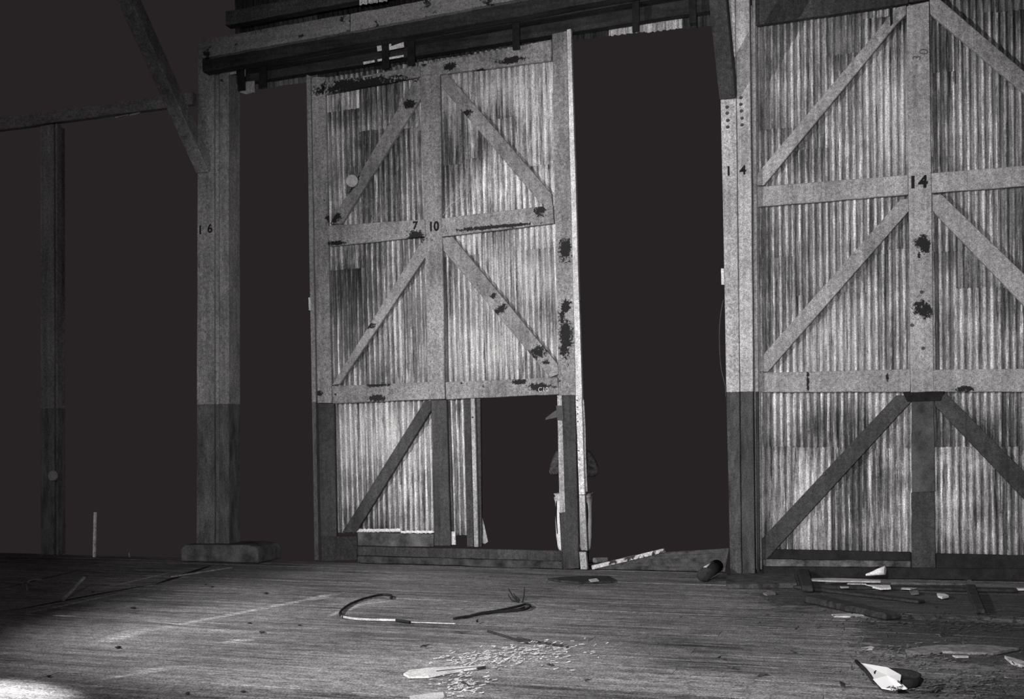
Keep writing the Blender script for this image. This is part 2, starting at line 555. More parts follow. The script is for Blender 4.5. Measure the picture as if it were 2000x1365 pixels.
# left-hand post, number 16
b16 = at(415, 1092, YP)
post16 = thing('timber_post', (b16.x, 0, 0), 'dim timber post stencilled 16 standing on a block, left of the open doorway', 'post')
board('timber', [(386, 84), (417, 79), (418, 1066), (383, 1066)], YP, 0.30, M_post16, post16, 0.008, 0.003)
board('timber', [(417, 79), (427, 77), (428, 1066), (418, 1066)], YP + 0.05, 0.24, M_post16, post16, 0.004)
board('timber', [(428, 77), (446, 74), (447, 1066), (428, 1066)], YP + 0.005, 0.29, M_post16, post16, 0.008, 0.003)
blk = put('base_block', prism_bm([at(x, y, -0.42) for x, y in ((352, 1072), (360, 1064), (480, 1064), (498, 1068), (503, 1076), (504, 1100), (353, 1096))], Vector((0, 0.62, 0))), M_concrete, post16)
bevel(blk, 0.02, 2)
tag(blk, 'sooty low base block')
z1 = at(388, 345, YP).z
x1 = at(392, 340, YP).x
kb2 = put('knee_brace', beam_bm((x1 + 0.06, YP + 0.02, z1 + 0.1), (x1 + 0.04, YP - 2.2, z1 + 2.5), 0.2, 0.2), M_brace, post16)
bevel(kb2, 0.01)
numeral('1', 391, 450, YP, 17, M_ink, post16, bold=0.003)
numeral('6', 410, 447, YP, 17, M_ink, post16, bold=0.003)

# faint far post at the left
bf = at(92, 1088, 0.0)
post_far = thing('timber_post', (bf.x, 0, 0), 'barely visible dark post far left with paler painted upper part', 'post')
board('timber', [(78, 246), (104, 242), (105, 1084), (79, 1084)], -0.05, 0.25, M_postfar, post_far, 0.008)
board('edge_strip', [(108, 242), (111, 241), (113, 1084), (110, 1084)], -0.02, 0.1, M_postfar, post_far, 0.003)
d = bmesh.new()
pd = at(103, 929, -0.10)
bmesh.ops.create_cone(d, cap_ends=True, segments=24, radius1=0.078, radius2=0.07, depth=0.03, matrix=Matrix.Translation(pd) @ Matrix.Rotation(math.radians(90), 4, 'X'))
o = put('flash_orb_disc', d, M_disc, post_far)  # flash backscatter orb, built as a solid disc
tag(o, 'small pale flash orb made as a disc')

# overhead tie beams on the knee braces (they run back over the shed floor)
for nm, xx, zz, lab in (('tie_beam', xk, z0 + 1.62, 'dark tie beam running back from the head of post 14'), ('tie_beam', x1 + 0.05, z1 + 2.65, 'dark tie beam running back from the head of post 16')):
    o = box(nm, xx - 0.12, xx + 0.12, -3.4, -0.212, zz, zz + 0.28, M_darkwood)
    tag(o, lab, 'beam')

# ------------------------------------------------------------------ corrugated sheet builder
PITCH = 0.0762


def sheet(name, x0, x1, z0, z1, Yc, mat, parent, xf, lift=0.0, amp=0.011):
    """one sheet with vertical corrugations, x / z in the door's own upright frame, xf maps (x, z) to world"""
    cols = max(6, int((x1 - x0) / PITCH * 8))
    rows = max(2, int((z1 - z0) / 0.5))
    bm = bmesh.new()
    ph, ph2 = random.uniform(0, 6), random.uniform(0, 6)
    g = []
    for j in range(rows + 1):
        z = z0 + (z1 - z0) * j / rows
        line = []
        for i in range(cols + 1):
            x = x0 + (x1 - x0) * i / cols
            y = Yc + lift + amp * math.cos(2 * math.pi * x / PITCH) + 0.004 * math.sin(z * 2.3 + ph + x * 3) + 0.003 * math.sin(x * 5 + ph2)
            zz = z + (random.uniform(-0.006, 0.006) if j in (0, rows) else 0)
            X, Z = xf(x, zz)
            line.append(bm.verts.new((X, y, Z)))
        g.append(line)
    for j in range(rows):
        for i in range(cols):
            bm.faces.new((g[j][i], g[j][i + 1], g[j + 1][i + 1], g[j + 1][i]))
    # thickness: a back skin and rims
    back = [[bm.verts.new(v.co + Vector((0, 0.003, 0))) for v in line] for line in g]
    for j in range(rows):
        for i in range(cols):
            bm.faces.new((back[j][i], back[j + 1][i], back[j + 1][i + 1], back[j][i + 1]))
    for i in range(cols):
        bm.faces.new((g[0][i + 1], g[0][i], back[0][i], back[0][i + 1]))
        bm.faces.new((g[rows][i], g[rows][i + 1], back[rows][i + 1], back[rows][i]))
    for j in range(rows):
        bm.faces.new((g[j][0], g[j + 1][0], back[j + 1][0], back[j][0]))
        bm.faces.new((g[j + 1][cols], g[j][cols], back[j][cols], back[j + 1][cols]))
    return put(name, bm, mat, parent, True)


# ------------------------------------------------------------------ door number 10
YD = -0.06
TH = 0.06
o10 = at(622, 1095, YD)
tilt = math.radians(1.15)
ct, st_ = math.cos(tilt), math.sin(tilt)


def xf10(x, z):
    return o10.x + x * ct - z * st_, x * st_ + z * ct + 0.0


def inv10(px, py, Y=0.02):
    p = at(px, py, Y)
    X, Z = p.x - o10.x, p.z
    return X * ct + Z * st_, -X * st_ + Z * ct


door10 = thing('door_1', (o10.x + 1.7, 0, 0), 'tall half-open sliding door of corrugated sheets in a grey timber frame, marked 10, with a small doorway cut in it', 'door', kind='structure')
P10, D10 = M_paint10, door10
# stiles: grey upper part and tarred foot, one timber each with its lower facing
board('stile', [(608, 150), (634, 150), (648, 787), (620, 787)], YD, TH, P10, D10, worn=0.003)
board('stile', [(1078, 66), (1107, 60), (1125, 772), (1091, 772)], YD, TH, P10, D10, worn=0.003)
board('stile', [(820, 148), (859, 142), (869, 779), (838, 780)], YD, TH, P10, D10, worn=0.003)
for q in ([(621, 788), (652, 788), (657, 1048), (626, 1048)], [(1098, 772), (1123, 772), (1131, 1110), (1100, 1112)], [(842, 782), (872, 781), (880, 1066), (848, 1066)]):
    tag(board('tarred_stile', q, YD - 0.004, TH, M_tar, D10, worn=0.003), 'black tarred lower stile')
tag(board('tarred_stile', [(905, 779), (919, 779), (925, 1068), (912, 1068)], YD, TH, M_tar, D10), 'black tarred jamb post')
board('jamb', [(919, 778), (927, 778), (934, 1068), (926, 1068)], YD - 0.006, 0.07, M_jamb, D10, 0.003)
board('tarred_jamb', [(928, 778), (938, 778), (941, 1068), (935, 1068)], YD + 0.03, 0.05, M_tar, D10, 0.003)
board('jamb', [(1088, 772), (1097, 772), (1104, 1000), (1093, 1002)], YD - 0.006, 0.07, M_jamb, D10, 0.003)
tag(board('tarred_jamb', [(1092, 1000), (1101, 1000), (1103, 1112), (1098, 1112)], YD, 0.06, M_tar, D10, 0.003), 'black tarred jamb')
# rails
board('top_rail', [(622, 163), (820, 128), (820, 150), (636, 184)], YD, TH, P10, D10, worn=0.004)
board('top_rail', [(820, 128), (1078, 76), (1078, 116), (872, 148), (820, 152)], YD, TH, P10, D10) if False else board('top_rail', [(821, 126), (1077, 77), (1077, 118), (821, 150)], YD, TH, P10, D10, worn=0.004)
board('middle_rail', [(637, 441), (831, 428), (832, 462), (644, 481)], YD, TH, P10, D10, worn=0.003)
board('middle_rail', [(863, 426), (1080, 400), (1082, 436), (864, 462)], YD, TH, P10, D10, worn=0.003)
board('lower_rail', [(648, 754), (837, 746), (838, 780), (650, 788)], YD, TH, P10, D10, worn=0.003)
board('lower_rail', [(870, 746), (1089, 737), (1091, 770), (871, 780)], YD, TH, P10, D10, worn=0.003)
# diagonal braces
board('brace', [(806, 172), (826, 150), (826, 190), (655, 437), (638, 437)][0:2] + [(660, 436), (638, 436)], YD - 0.004, TH, P10, D10, worn=0.003) if False else None
def brace(pts, mat, Yf=YD - 0.003, th=TH, parent=D10, lab=None):
    o = put('brace', prism_bm([at(x, y, Yf) for x, y in pts], Vector((0, th, 0))), mat, parent)
    if lab: tag(o, lab)
    return bevel(o, 0.006)
brace([(809, 157), (823, 153), (825, 186), (667, 437), (644, 437)], P10)
brace([(864, 146), (874, 144), (1077, 378), (1079, 404), (1062, 404), (861, 168)], P10)
brace([(826, 466), (836, 466), (833, 498), (672, 737), (664, 750), (648, 752)], P10)
brace([(864, 464), (884, 462), (1090, 712), (1090, 731), (1074, 737), (866, 489)], P10)
brace([(829, 783), (842, 783), (842, 801), (695, 1040), (668, 1040)], M_tar, lab='black tarred diagonal brace')
# bottom timbers
tag(board('foot_block', [(626, 1047), (697, 1047), (697, 1094), (628, 1096)], YD - 0.012, 0.08, M_tar, D10, worn=0.003), 'black tarred foot block')
board('bottom_rail', [(698, 1040), (847, 1043), (847, 1068), (698, 1066)], YD + 0.01, 0.05, plain('grimy_bottom_rail', 0.085, var=0.75, scale=4), D10, worn=0.003)
board('sill_timber', [(698, 1067), (1098, 1076), (1100, 1096), (698, 1085)], YD - 0.006, 0.07, M_tar, D10, worn=0.004)
board('sill_timber', [(698, 1086), (1098, 1097), (1099, 1111), (698, 1099)], YD - 0.02, 0.08, plain('grimy_sill', 0.05, var=0.8, scale=5), D10, worn=0.006)
# zinc flashing on both outer edges
board('flashing', [(598, 146), (606, 148), (622, 1094), (614, 1094)], YD - 0.002, 0.05, M_post16, D10, 0.003, 0.003)
board('flashing', [(1107, 58), (1115, 56), (1137, 780), (1125, 780)], YD - 0.003, 0.07, M_flash, D10, 0.003, 0.002)
board('flashing', [(1124, 772), (1136, 772), (1142, 966), (1131, 966)], YD - 0.008, 0.07, M_flash, D10, 0.003, 0.002)
board('flashing', [(1131, 967), (1142, 967), (1147, 1075), (1136, 1075)], YD - 0.006, 0.07, M_jamb, D10, 0.003, 0.002)
board('flashing_end', [(1131, 1078), (1144, 1078), (1147, 1112), (1134, 1112)], YD - 0.012, 0.07, M_jamb, D10, 0.003)
put('loose_edge_strip', tube_bm(smooth_path([at(1139, 780, YD + .05), at(1142, 830, YD + .05), at(1143, 880, YD + .05), at(1146, 960, YD + .05)]), 0.012, 5), M_flash, D10, True)
put('loose_edge_strip', tube_bm(smooth_path([at(1126, 580, YD + .04), at(1133, 592, YD + .04), at(1132, 640, YD + .04), at(1136, 720, YD + .04)]), 0.008, 5), M_iron, D10, True)
tag(board('metal_tab', [(602, 581), (606, 581), (607, 606), (603, 606)], YD - 0.012, 0.02, M_flash, D10, 0.002), 'small bright metal tab')
for ny in (782, 795, 808, 823, 880, 898):
    bolt(1127 + (ny - 780) * 0.03, ny, YD - 0.010, 0.008, D10, 'nail_head')
for bx, by in ((901, 748), (923, 815), (1092, 744), (655, 770)):
    bolt(bx, by, YD - 0.004, 0.014, D10)
# iron catch plate with a pointed tab
cp = board('catch_plate', [(1086, 792), (1099, 792), (1101, 821), (1088, 821)], YD - 0.014, 0.012, M_iron, D10, 0.003)
put('catch_tab', prism_bm([at(x, y, YD - 0.01) for x, y in ((1088, 800), (1088, 815), (1065, 820), (1066, 816), (1080, 805))], Vector((0, 0.008, 0))), M_iron, D10)
# lettering
numeral('10', 847, 443, YD, 18, M_ink, D10, bold=0.006, sx=0.9)
numeral('7', 811, 441, YD, 15, M_ink, D10, bold=0.005)
numeral('351', 766, 766, YD, 11, M_scratch, D10, sx=0.8, name='scratched_number')
numeral('C10', 1061, 761, YD - 0.001, 9, M_chalk, D10, name='scratched_lettering')
d = bmesh.new()
pd = at(687, 353, YD - 0.03)
bmesh.ops.create_cone(d, cap_ends=True, segments=24, radius1=0.085, radius2=0.078, depth=0.02, matrix=Matrix.Translation(pd) @ Matrix.Rotation(math.radians(90), 4, 'X'))
tag(put('flash_orb', d, M_disc, D10), 'pale round flash orb made as a disc')  # a flash orb given solid form, no real plate
put('loose_wire', tube_bm(smooth_path([at(865, 421, YD - .02), at(880, 400, YD - .04), at(892, 392, YD - .04), at(904, 379, YD - .03)]), 0.0035, 5), M_white2, D10, True)

# sheets of door 10
YS = 0.02
xl, _ = inv10(628, 300)
xr, _ = inv10(1095, 300)
xc, _ = inv10(855, 600)
_, zt = inv10(1000, 100)
_, zt0 = inv10(650, 172)
_, zm = inv10(850, 445)
_, zlow = inv10(850, 770)
_, zb = inv10(760, 1040)
seams = [[zlow - 0.02, inv10(690, 525)[1], inv10(700, 300)[1] + 0.6, zt0 + 0.1],
         [zlow - 0.02, inv10(740, 470)[1] + 0.2, inv10(760, 258)[1], zt0 + 0.1],
         [zlow - 0.02, zm + 0.1, inv10(800, 258)[1], zt0 + 0.12],
         [zlow - 0.02, inv10(900, 500)[1], inv10(900, 320)[1], zt0 + 0.12],
         [zlow - 0.02, zm, inv10(985, 231)[1], zt0 + 0.14],
         [zlow - 0.02, inv10(1060, 485)[1], inv10(1050, 200)[1] - 0.8, zt0 + 0.14]]
nc = len(seams)
cw = (xr - xl) / nc
for i, zs in enumerate(seams):
    for j, (a, b) in enumerate(zip(zs, zs[1:])):
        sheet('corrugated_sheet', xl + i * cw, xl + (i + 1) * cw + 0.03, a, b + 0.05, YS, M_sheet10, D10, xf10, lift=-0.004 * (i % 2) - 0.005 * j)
xj0, _ = inv10(876, 900); xj1, _ = inv10(915, 900)
xb0, _ = inv10(650, 900); xb1, _ = inv10(848, 900)
nb = 3
for i in range(nb):
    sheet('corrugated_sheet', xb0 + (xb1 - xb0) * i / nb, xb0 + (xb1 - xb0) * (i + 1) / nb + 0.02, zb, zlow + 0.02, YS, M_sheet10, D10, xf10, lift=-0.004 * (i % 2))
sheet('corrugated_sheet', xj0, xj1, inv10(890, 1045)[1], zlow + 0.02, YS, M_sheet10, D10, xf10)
# white strips painting the light on the sheets' lower edge above the bottom rail
lx0, lz0 = inv10(693, 1036, -0.02)
lx1, lz1 = inv10(848, 1041, -0.02)
sheet('lit_sheet_edge', lx0, (lx0 + lx1) / 2 + 0.1, lz0 - 0.022, lz0 + 0.022, -0.03, M_white, D10, xf10, amp=0.014)
sheet('lit_sheet_edge', (lx0 + lx1) / 2 + 0.1, lx1, lz0 - 0.04, lz0 - 0.006, -0.03, M_white, D10, xf10, amp=0.014)
tag(board('bright_patch', [(879, 1038), (889, 1038), (890, 1064), (878, 1064)], YD + 0.03, 0.02, M_flash, D10, 0.002), 'bright bare zinc patch')
put('torn_strip', prism_bm([at(x, y, 0.0) for x, y in ((941, 1008), (945, 1022), (953, 1058), (947, 1062), (941, 1060), (943, 1040))], Vector((0, 0.01, 0))), M_jamb, D10)

# ------------------------------------------------------------------ door number 14
YE = -0.05
e0 = at(1798, 1110, YE)
door14 = thing('door_2', (e0.x, 0, 0), 'wide closed sliding door of corrugated sheets at right, grey timber frame with 14 stencilled on its middle stile', 'door', kind='structure')
Q, D14 = M_paint14, door14
board('stile', [(1771, 12), (1815, 2), (1824, 765), (1779, 767)], YE, 0.06, Q, D14, worn=0.003)
tag(board('tarred_stile', [(1780, 768), (1824, 766), (1827, 960), (1781, 962)], YE, 0.06, plain('half_tarred_grey', 0.075, var=0.6, scale=4), D14, worn=0.003), 'grimy lower stile')
tag(board('tarred_stile', [(1780, 962), (1826, 960), (1828, 1112), (1781, 1110)], YE - 0.003, 0.06, M_tar, D14, worn=0.003), 'black tarred foot of the stile')
board('middle_rail', [(1476, 365), (1774, 341), (1774, 380), (1477, 404)], YE, 0.06, Q, D14, worn=0.003)
board('middle_rail', [(1819, 338), (2130, 312), (2130, 353), (1820, 377)], YE, 0.06, Q, D14, worn=0.003)
board('lower_rail', [(1484, 728), (1778, 721), (1778, 765), (1484, 766)], YE, 0.06, Q, D14, worn=0.003)
board('lower_rail', [(1823, 722), (2130, 718), (2130, 764), (1824, 766)], YE, 0.06, Q, D14, worn=0.003)
board('top_rail', [(1468, 0), (1775, -45), (1775, 6), (1470, 50)], YE - 0.02, 0.08, M_tar, D14, worn=0.004)
board('top_rail', [(1776, -45), (2130, -95), (2130, -45), (1776, 4)], YE - 0.02, 0.08, M_tar, D14, worn=0.004)
board('stile', [(2090, -50), (2130, -50), (2130, 764), (2090, 764)], YE - 0.004, 0.06, Q, D14)
tag(board('tarred_stile', [(2090, 764), (2130, 764), (2130, 1118), (2090, 1118)], YE - 0.004, 0.06, M_tar, D14), 'black tarred lower stile')
board('stile', [(1452, 10), (1478, 10), (1488, 1112), (1466, 1112)], YE + 0.004, 0.06, Q, D14)
E = dict(Yf=YE - 0.003, th=0.06, parent=D14)
brace([(1752, 14), (1770, 10), (1770, 28), (1754, 44), (1492, 362), (1477, 362), (1478, 340)], Q, **E)
brace([(1816, -4), (1834, -4), (2130, 250), (2130, 292), (1817, 26)], Q, **E)
brace([(1774, 387), (1776, 411), (1500, 726), (1484, 726), (1484, 700), (1758, 390)], Q, **E)
brace([(1822, 380), (1840, 380), (2130, 660), (2130, 700), (2100, 700), (1822, 412)], Q, **E)
brace([(1750, 772), (1779, 772), (1779, 785), (1495, 1095), (1488, 1093), (1488, 1052)], M_tar, lab='black tarred diagonal brace', **E)
brace([(1826, 770), (1850, 770), (2130, 1050), (2130, 1090), (2110, 1090), (1826, 792)], M_tar, lab='black tarred diagonal brace', **E)
tag(board('gusset', [(1764, 766), (1846, 764), (1838, 783), (1772, 785)], YE - 0.008, 0.05, M_ink, D14, worn=0.004), 'black soot-stained gusset')
board('bottom_rail', [(1512, 1073), (1779, 1078), (1779, 1096), (1505, 1092)], YE + 0.01, 0.06, M_black, D14, worn=0.003)
board('bottom_rail', [(1828, 1081), (2130, 1088), (2130, 1120), (1828, 1112)], YE + 0.01, 0.06, M_black, D14, worn=0.003)
board('sill_timber', [(1490, 1092), (1779, 1096), (1779, 1108), (1490, 1106)], YE - 0.0, 0.08, plain('grimy_pale_sill', 0.1, var=0.9, scale=6), D14, worn=0.004)
board('sill_timber', [(1488, 1106), (2130, 1112), (2130, 1136), (1488, 1126)], YE - 0.03, 0.1, M_black, D14, worn=0.004)
numeral('1', 1783, 357, YE, 23, M_ink, D14, bold=0.008)
numeral('4', 1803, 356, YE, 23, M_ink, D14, bold=0.008)
numeral('3', 1791, 113, YE, 15, M_scratch, D14, rot=math.radians(80), name='faded_number')
numeral('0', 1805, 101, YE, 17, M_scratch, D14, rot=math.radians(80), name='faded_number')
put('dark_slot', prism_bm([at(x, y, YE - 0.004) for x, y in ((1737, 12), (1743, 12), (1744, 46), (1739, 52))], Vector((0, 0.01, 0))), M_ink, D14)
for bx, by in ((1610, 925), (1800, 570), (1781, 635), (1803, 680)):
    bolt(bx, by, YE - 0.002, 0.02, D14)

YT = 0.03
def X14(px, py): return at(px, py, YT).x
def Z14(px, py): return at(px, py, YT).z
xf14 = lambda x, z: (x, z)
fields = [(X14(1472, 500), [(1472, 1545), (1545, 1615), (1615, 1690), (1690, 1785)]), (0, [(1812, 1865), (1865, 1945), (1945, 2030), (2030, 2125)])]
zr = {'top': Z14(1700, 0) + 0.05, 'b': Z14(1640, 1076)}
sm = {(1472, 1545): [880, 503, 260], (1545, 1615): [882, 585, 300], (1615, 1690): [882, 581, 113], (1690, 1785): [884, 496, 40],
      (1812, 1865): [882, 492, 150], (1865, 1945): [881, 571, 35], (1945, 2030): [881, 569, 28], (2030, 2125): [880, 520, 60]}
k = 0
for _, cols in fields:
    for c0, c1 in cols:
        xa, xb = X14(c0, 600), X14(c1, 600)
        zs = [zr['b'] - (0.02 if c0 > 1800 else 0)] + [Z14((c0 + c1) / 2, y) for y in sm[(c0, c1)]] + [zr['top'] + (0.25 if c0 > 1800 else 0.0)]
        for j, (a, b) in enumerate(zip(zs, zs[1:])):
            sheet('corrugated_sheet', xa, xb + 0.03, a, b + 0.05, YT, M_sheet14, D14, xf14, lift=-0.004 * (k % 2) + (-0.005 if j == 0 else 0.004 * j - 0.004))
        k += 1

# ------------------------------------------------------------------ head of the wall: transom sheets, track beam, fascia
wall = thing('wall_back', (at(1000, 60, 0.2).x, 0.2, 0), 'dark transom of corrugated sheets over the open doorways', 'wall', kind='structure')
zA = lambda px, py: at(px, py, 0.16).z
yt = lambda px: 75 + (1120 - px) * 0.166 if px <= 1120 else 75 - (px - 1120) * 0.092
edges = [-60, 160, 270, 375, 460, 540, 620, 720, 820, 920, 1020, 1120, 1190, 1260, 1330, 1410, 1475]
M_tr = corrugated('shaded_transom_sheet', 0.008, 0.05, contrast=0.1)  # shaded copy of the transom sheet, the beam's shadow put into its colour
M_tr_far = corrugated('lifted_transom_sheet', 0.05, 0.16, contrast=0.14)  # shaded copy raised in tone where hardly any light arrives
M_tr_lit = corrugated('lit_transom_sheet', 0.2, 0.7, contrast=0.1)  # lit copy of the same sheet, brightness put into the colour
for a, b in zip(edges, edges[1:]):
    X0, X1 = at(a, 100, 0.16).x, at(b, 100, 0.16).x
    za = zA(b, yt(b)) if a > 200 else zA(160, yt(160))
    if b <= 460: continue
    mt = M_tr_lit if a in (1190, 1260) else (M_tr_far if b <= 620 else M_tr)
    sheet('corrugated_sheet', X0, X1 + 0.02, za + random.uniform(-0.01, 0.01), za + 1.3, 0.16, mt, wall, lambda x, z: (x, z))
for q in ([(225, 228), (250, 223), (250, 225), (225, 230)], [(253, 223), (273, 219), (273, 222), (253, 226)], [(350, 206), (375, 202), (375, 205), (350, 209)], [(330, 210), (338, 208), (338, 210), (330, 212)]):
    board('edge_strip', q, 0.10, 0.02, M_flash, wall, 0)  # pale slivers painting the lit bits of the transom's lower edge

tb = thing('track_beam', (at(900, 60, -0.2).x, -0.2, 0), 'dark overhead track beam above the half-open door', 'beam')
# the hanging track: long dark timber the door rolls behind
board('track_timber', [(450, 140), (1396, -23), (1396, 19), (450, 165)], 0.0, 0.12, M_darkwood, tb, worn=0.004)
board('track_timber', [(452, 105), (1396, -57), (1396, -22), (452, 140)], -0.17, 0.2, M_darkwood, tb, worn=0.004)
board('track_timber', [(-80, 240), (376, 179), (376, 203), (-80, 264)], 0.06, 0.1, M_palewood, tb, worn=0.004)
for px in (463, 505, 745, 795, 1000, 1234, 1345):
    y0 = 135 - (px - 463) * 0.148
    board('hanger_strap', [(px, y0 - 30), (px + 14, y0 - 32), (px + 15, y0 + 40), (px + 1, y0 + 42)], -0.185, 0.02, M_ink, tb, 0.003)
for q in ([(467, 128), (479, 127), (479, 149), (467, 151)], [(468, 164), (474, 160), (497, 158), (497, 180), (480, 184), (468, 180)], [(448, 132), (461, 130), (461, 144), (448, 146)],
          [(735, 80), (744, 82), (746, 99), (737, 100)], [(757, 80), (763, 79), (764, 90), (788, 82), (789, 92), (759, 98)],
          [(709, 121), (731, 117), (732, 121), (710, 126)], [(737, 116), (788, 107), (788, 111), (738, 120)], [(768, 74), (789, 69), (790, 73), (769, 78)]):
    o = put('bright_patch', prism_bm([at(x, y, -0.178 if y < 155 else -0.01) for x, y in q], Vector((0, 0.01, 0))), M_flash if q[0][0] > 470 else M_jamb, tb)  # bright plates standing in for gaps where lit sheet shows through
fb = thing('overhead_beam', (at(700, 40, -0.45).x, -0.45, 0), 'long flaking grey fascia beam crossing the top of the picture above the half-open door', 'beam')
YF = -0.45
board('plank', [(395, 77), (682, 27), (682, 61), (395, 113)], YF, 0.12, M_fascia, fb, worn=0.006, n=24)
board('plank', [(684, 27), (1010, -33), (1010, -2), (684, 61)], YF, 0.12, M_fascia, fb, worn=0.004, n=24)
board('plank', [(1012, -33), (1500, -112), (1500, -80), (1012, -2)], YF, 0.12, M_fascia, fb, worn=0.004)
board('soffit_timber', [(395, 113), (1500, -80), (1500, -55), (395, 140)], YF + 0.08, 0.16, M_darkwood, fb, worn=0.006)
ub = thing('overhead_beam', (at(600, 10, -0.3).x, -0.3, 0), 'darker upper beam just above the flaking grey fascia beam', 'beam')
board('plank', [(440, 50), (900, -38), (900, -62), (440, 22)], -0.34, 0.14, paint('dull_upper_beam', 0.05, 0.14, vert=False), ub, worn=0.005, n=20)
for (a, b) in ((706, 722), (724, 742), (745, 760)):
    sheet('corrugated_sheet', at(a, 0, -0.3).x, at(b, 0, -0.3).x, at(720, 9, -0.34).z, at(720, -30, -0.34).z, -0.36, M_flash, ub, lambda x, z: (x, z))

# ------------------------------------------------------------------ person standing behind the door post
def skin_mesh(name, verts, edges, radii, mat, parent, root=0, sub=2):
    me = bpy.data.meshes.new(name)
    me.from_pydata([tuple(v) for v in verts], edges, [])
    o = bpy.data.objects.new(name, me)
    COL.objects.link(o)
    m = o.modifiers.new('skin', 'SKIN')
    m.use_smooth_shade = True
    m.branch_smoothing = 0.3
    lay = me.skin_vertices[0].data if me.skin_vertices else None
    if lay is None:
        bm = bmesh.new(); bm.from_mesh(me); bm.verts.layers.skin.verify(); bm.to_mesh(me); bm.free()
        lay = me.skin_vertices[0].data
    for i, r in enumerate(radii):
        lay[i].radius = r if isinstance(r, tuple) else (r, r)
        lay[i].use_root = (i == root)
    s = o.modifiers.new('sub', 'SUBSURF')
    s.levels = s.render_levels = sub
    dg = bpy.context.evaluated_depsgraph_get()
    mesh = bpy.data.meshes.new_from_object(o.evaluated_get(dg))
    bpy.data.objects.remove(o)
    mesh.name = name
    for p in mesh.polygons:
        p.use_smooth = True
    mesh.materials.clear()
    mesh.materials.append(mat)
    ob = bpy.data.objects.new(name, mesh)
    COL.objects.link(ob)
    if parent:
        ob.parent = parent
        ob.matrix_parent_inverse = parent_inv(parent)
    return ob


PY = 0.31
pc = at(1121, 1080, PY)
person = thing('person', (pc.x, PY, 0), 'person with folded arms in dark jacket and white trousers standing behind the door post', 'person')
M_skin = plain('skin', 0.2, 0.5, 0.3, 0.08)
M_jacket = plain('dark_quilted_jacket', 0.06, 0.8, 0.2, 0.7, 30)
M_trouser = plain('white_trousers', 0.8, 0.85, 0.1, 0.06)
M_hair = plain('dark_hair', 0.02, 0.5, 0.3)


def B(x, y, z):                       # body space: x to the viewer's right, y away from the viewer
    return Vector((pc.x + x, PY + y, z))


# body: pelvis, spine, neck, head, legs, folded arms with hands and fingers, one surface
V, Ed, R = [], [], []
def jv(p, r, par=None):
    V.append(p); R.append(r)
    if par is not None: Ed.append((par, len(V) - 1))
    return len(V) - 1
pel = jv(B(0, 0, 0.97), (0.15, 0.11))
sp1 = jv(B(0, 0, 1.15), (0.135, 0.10), pel)
sp2 = jv(B(0, 0.0, 1.35), (0.15, 0.11), sp1)
nk0 = jv(B(0, 0.01, 1.50), (0.075, 0.07), sp2)
nk1 = jv(B(0, 0.0, 1.58), (0.055, 0.058), nk0)
hd0 = jv(B(0, -0.025, 1.66), (0.062, 0.080), nk1)
hd1 = jv(B(0, -0.01, 1.74), (0.076, 0.098), hd0)
hd2 = jv(B(0, 0.0, 1.815), (0.058, 0.075), hd1)
for s in (-1, 1):
    hp = jv(B(s * 0.10, 0, 0.90), (0.095, 0.10), pel)
    kn = jv(B(s * 0.13, -0.02, 0.50), 0.058, hp)
    cf = jv(B(s * 0.135, 0.01, 0.33), 0.058, kn)
    an = jv(B(s * 0.14, 0.02, 0.09), 0.038, cf)
    jv(B(s * 0.155, -0.13, 0.045), (0.04, 0.03), an)
    sh = jv(B(s * 0.17, 0.0, 1.44), 0.062, sp2)
    el = jv(B(s * 0.285, -0.03, 1.19), 0.045, sh)
    hz = 1.20 if s > 0 else 1.245
    wr = jv(B(s * 0.05, -0.19 - (0.03 if s > 0 else 0), hz + 0.02), 0.03, el)
    pm = jv(B(-s * 0.04, -0.185, hz + 0.035), (0.034, 0.026), wr)
    for f, (dz, ln) in enumerate(((0.034, 0.07), (0.012, 0.08), (-0.011, 0.075), (-0.032, 0.06))):
        k1 = jv(B(-s * 0.08, -0.175, hz + 0.035 + dz), 0.0095, pm)
        k2 = jv(B(-s * (0.08 + ln * 0.5), -0.155, hz + 0.037 + dz), 0.0088, k1)
        jv(B(-s * (0.08 + ln * 0.9), -0.125, hz + 0.035 + dz), 0.008, k2)
    t1 = jv(B(-s * 0.02, -0.205, hz + 0.075), 0.011, wr)
    jv(B(-s * 0.05, -0.21, hz + 0.10), 0.0095, t1)
skin_mesh('body', V, Ed, R, M_skin, person)
# face
fb_ = bmesh.new()
bmesh.ops.create_cone(fb_, cap_ends=True, segments=8, radius1=0.018, radius2=0.006, depth=0.05, matrix=Matrix.Translation(B(0, -0.112, 1.70)) @ Matrix.Rotation(math.radians(18), 4, 'X'))
put('nose', fb_, M_skin, person, True)
for s in (-1, 1):
    fb_ = bmesh.new()
    bmesh.ops.create_uvsphere(fb_, u_segments=8, v_segments=6, radius=0.024, matrix=Matrix.Translation(B(s * 0.078, 0.0, 1.72)) @ Matrix.Diagonal((0.4, 0.8, 1.3, 1)))
    put('ear', fb_, M_skin, person, True)
for s in (-1, 1):
    eb = bmesh.new()
    bmesh.ops.create_uvsphere(eb, u_segments=10, v_segments=8, radius=0.012, matrix=Matrix.Translation(B(s * 0.03, -0.094, 1.728)))
    put('eye', eb, M_ink, person, True)
mb = bmesh.new()
bmesh.ops.create_uvsphere(mb, u_segments=10, v_segments=6, radius=0.024, matrix=Matrix.Translation(B(0, -0.098, 1.655)) @ Matrix.Diagonal((1, 0.4, 0.25, 1)))
put('mouth', mb, M_ink, person, True)
hb = bmesh.new()
bmesh.ops.create_uvsphere(hb, u_segments=18, v_segments=12, radius=0.1, matrix=Matrix.Translation(B(0, 0.012, 1.765)) @ Matrix.Diagonal((0.88, 1.08, 1.0, 1)))
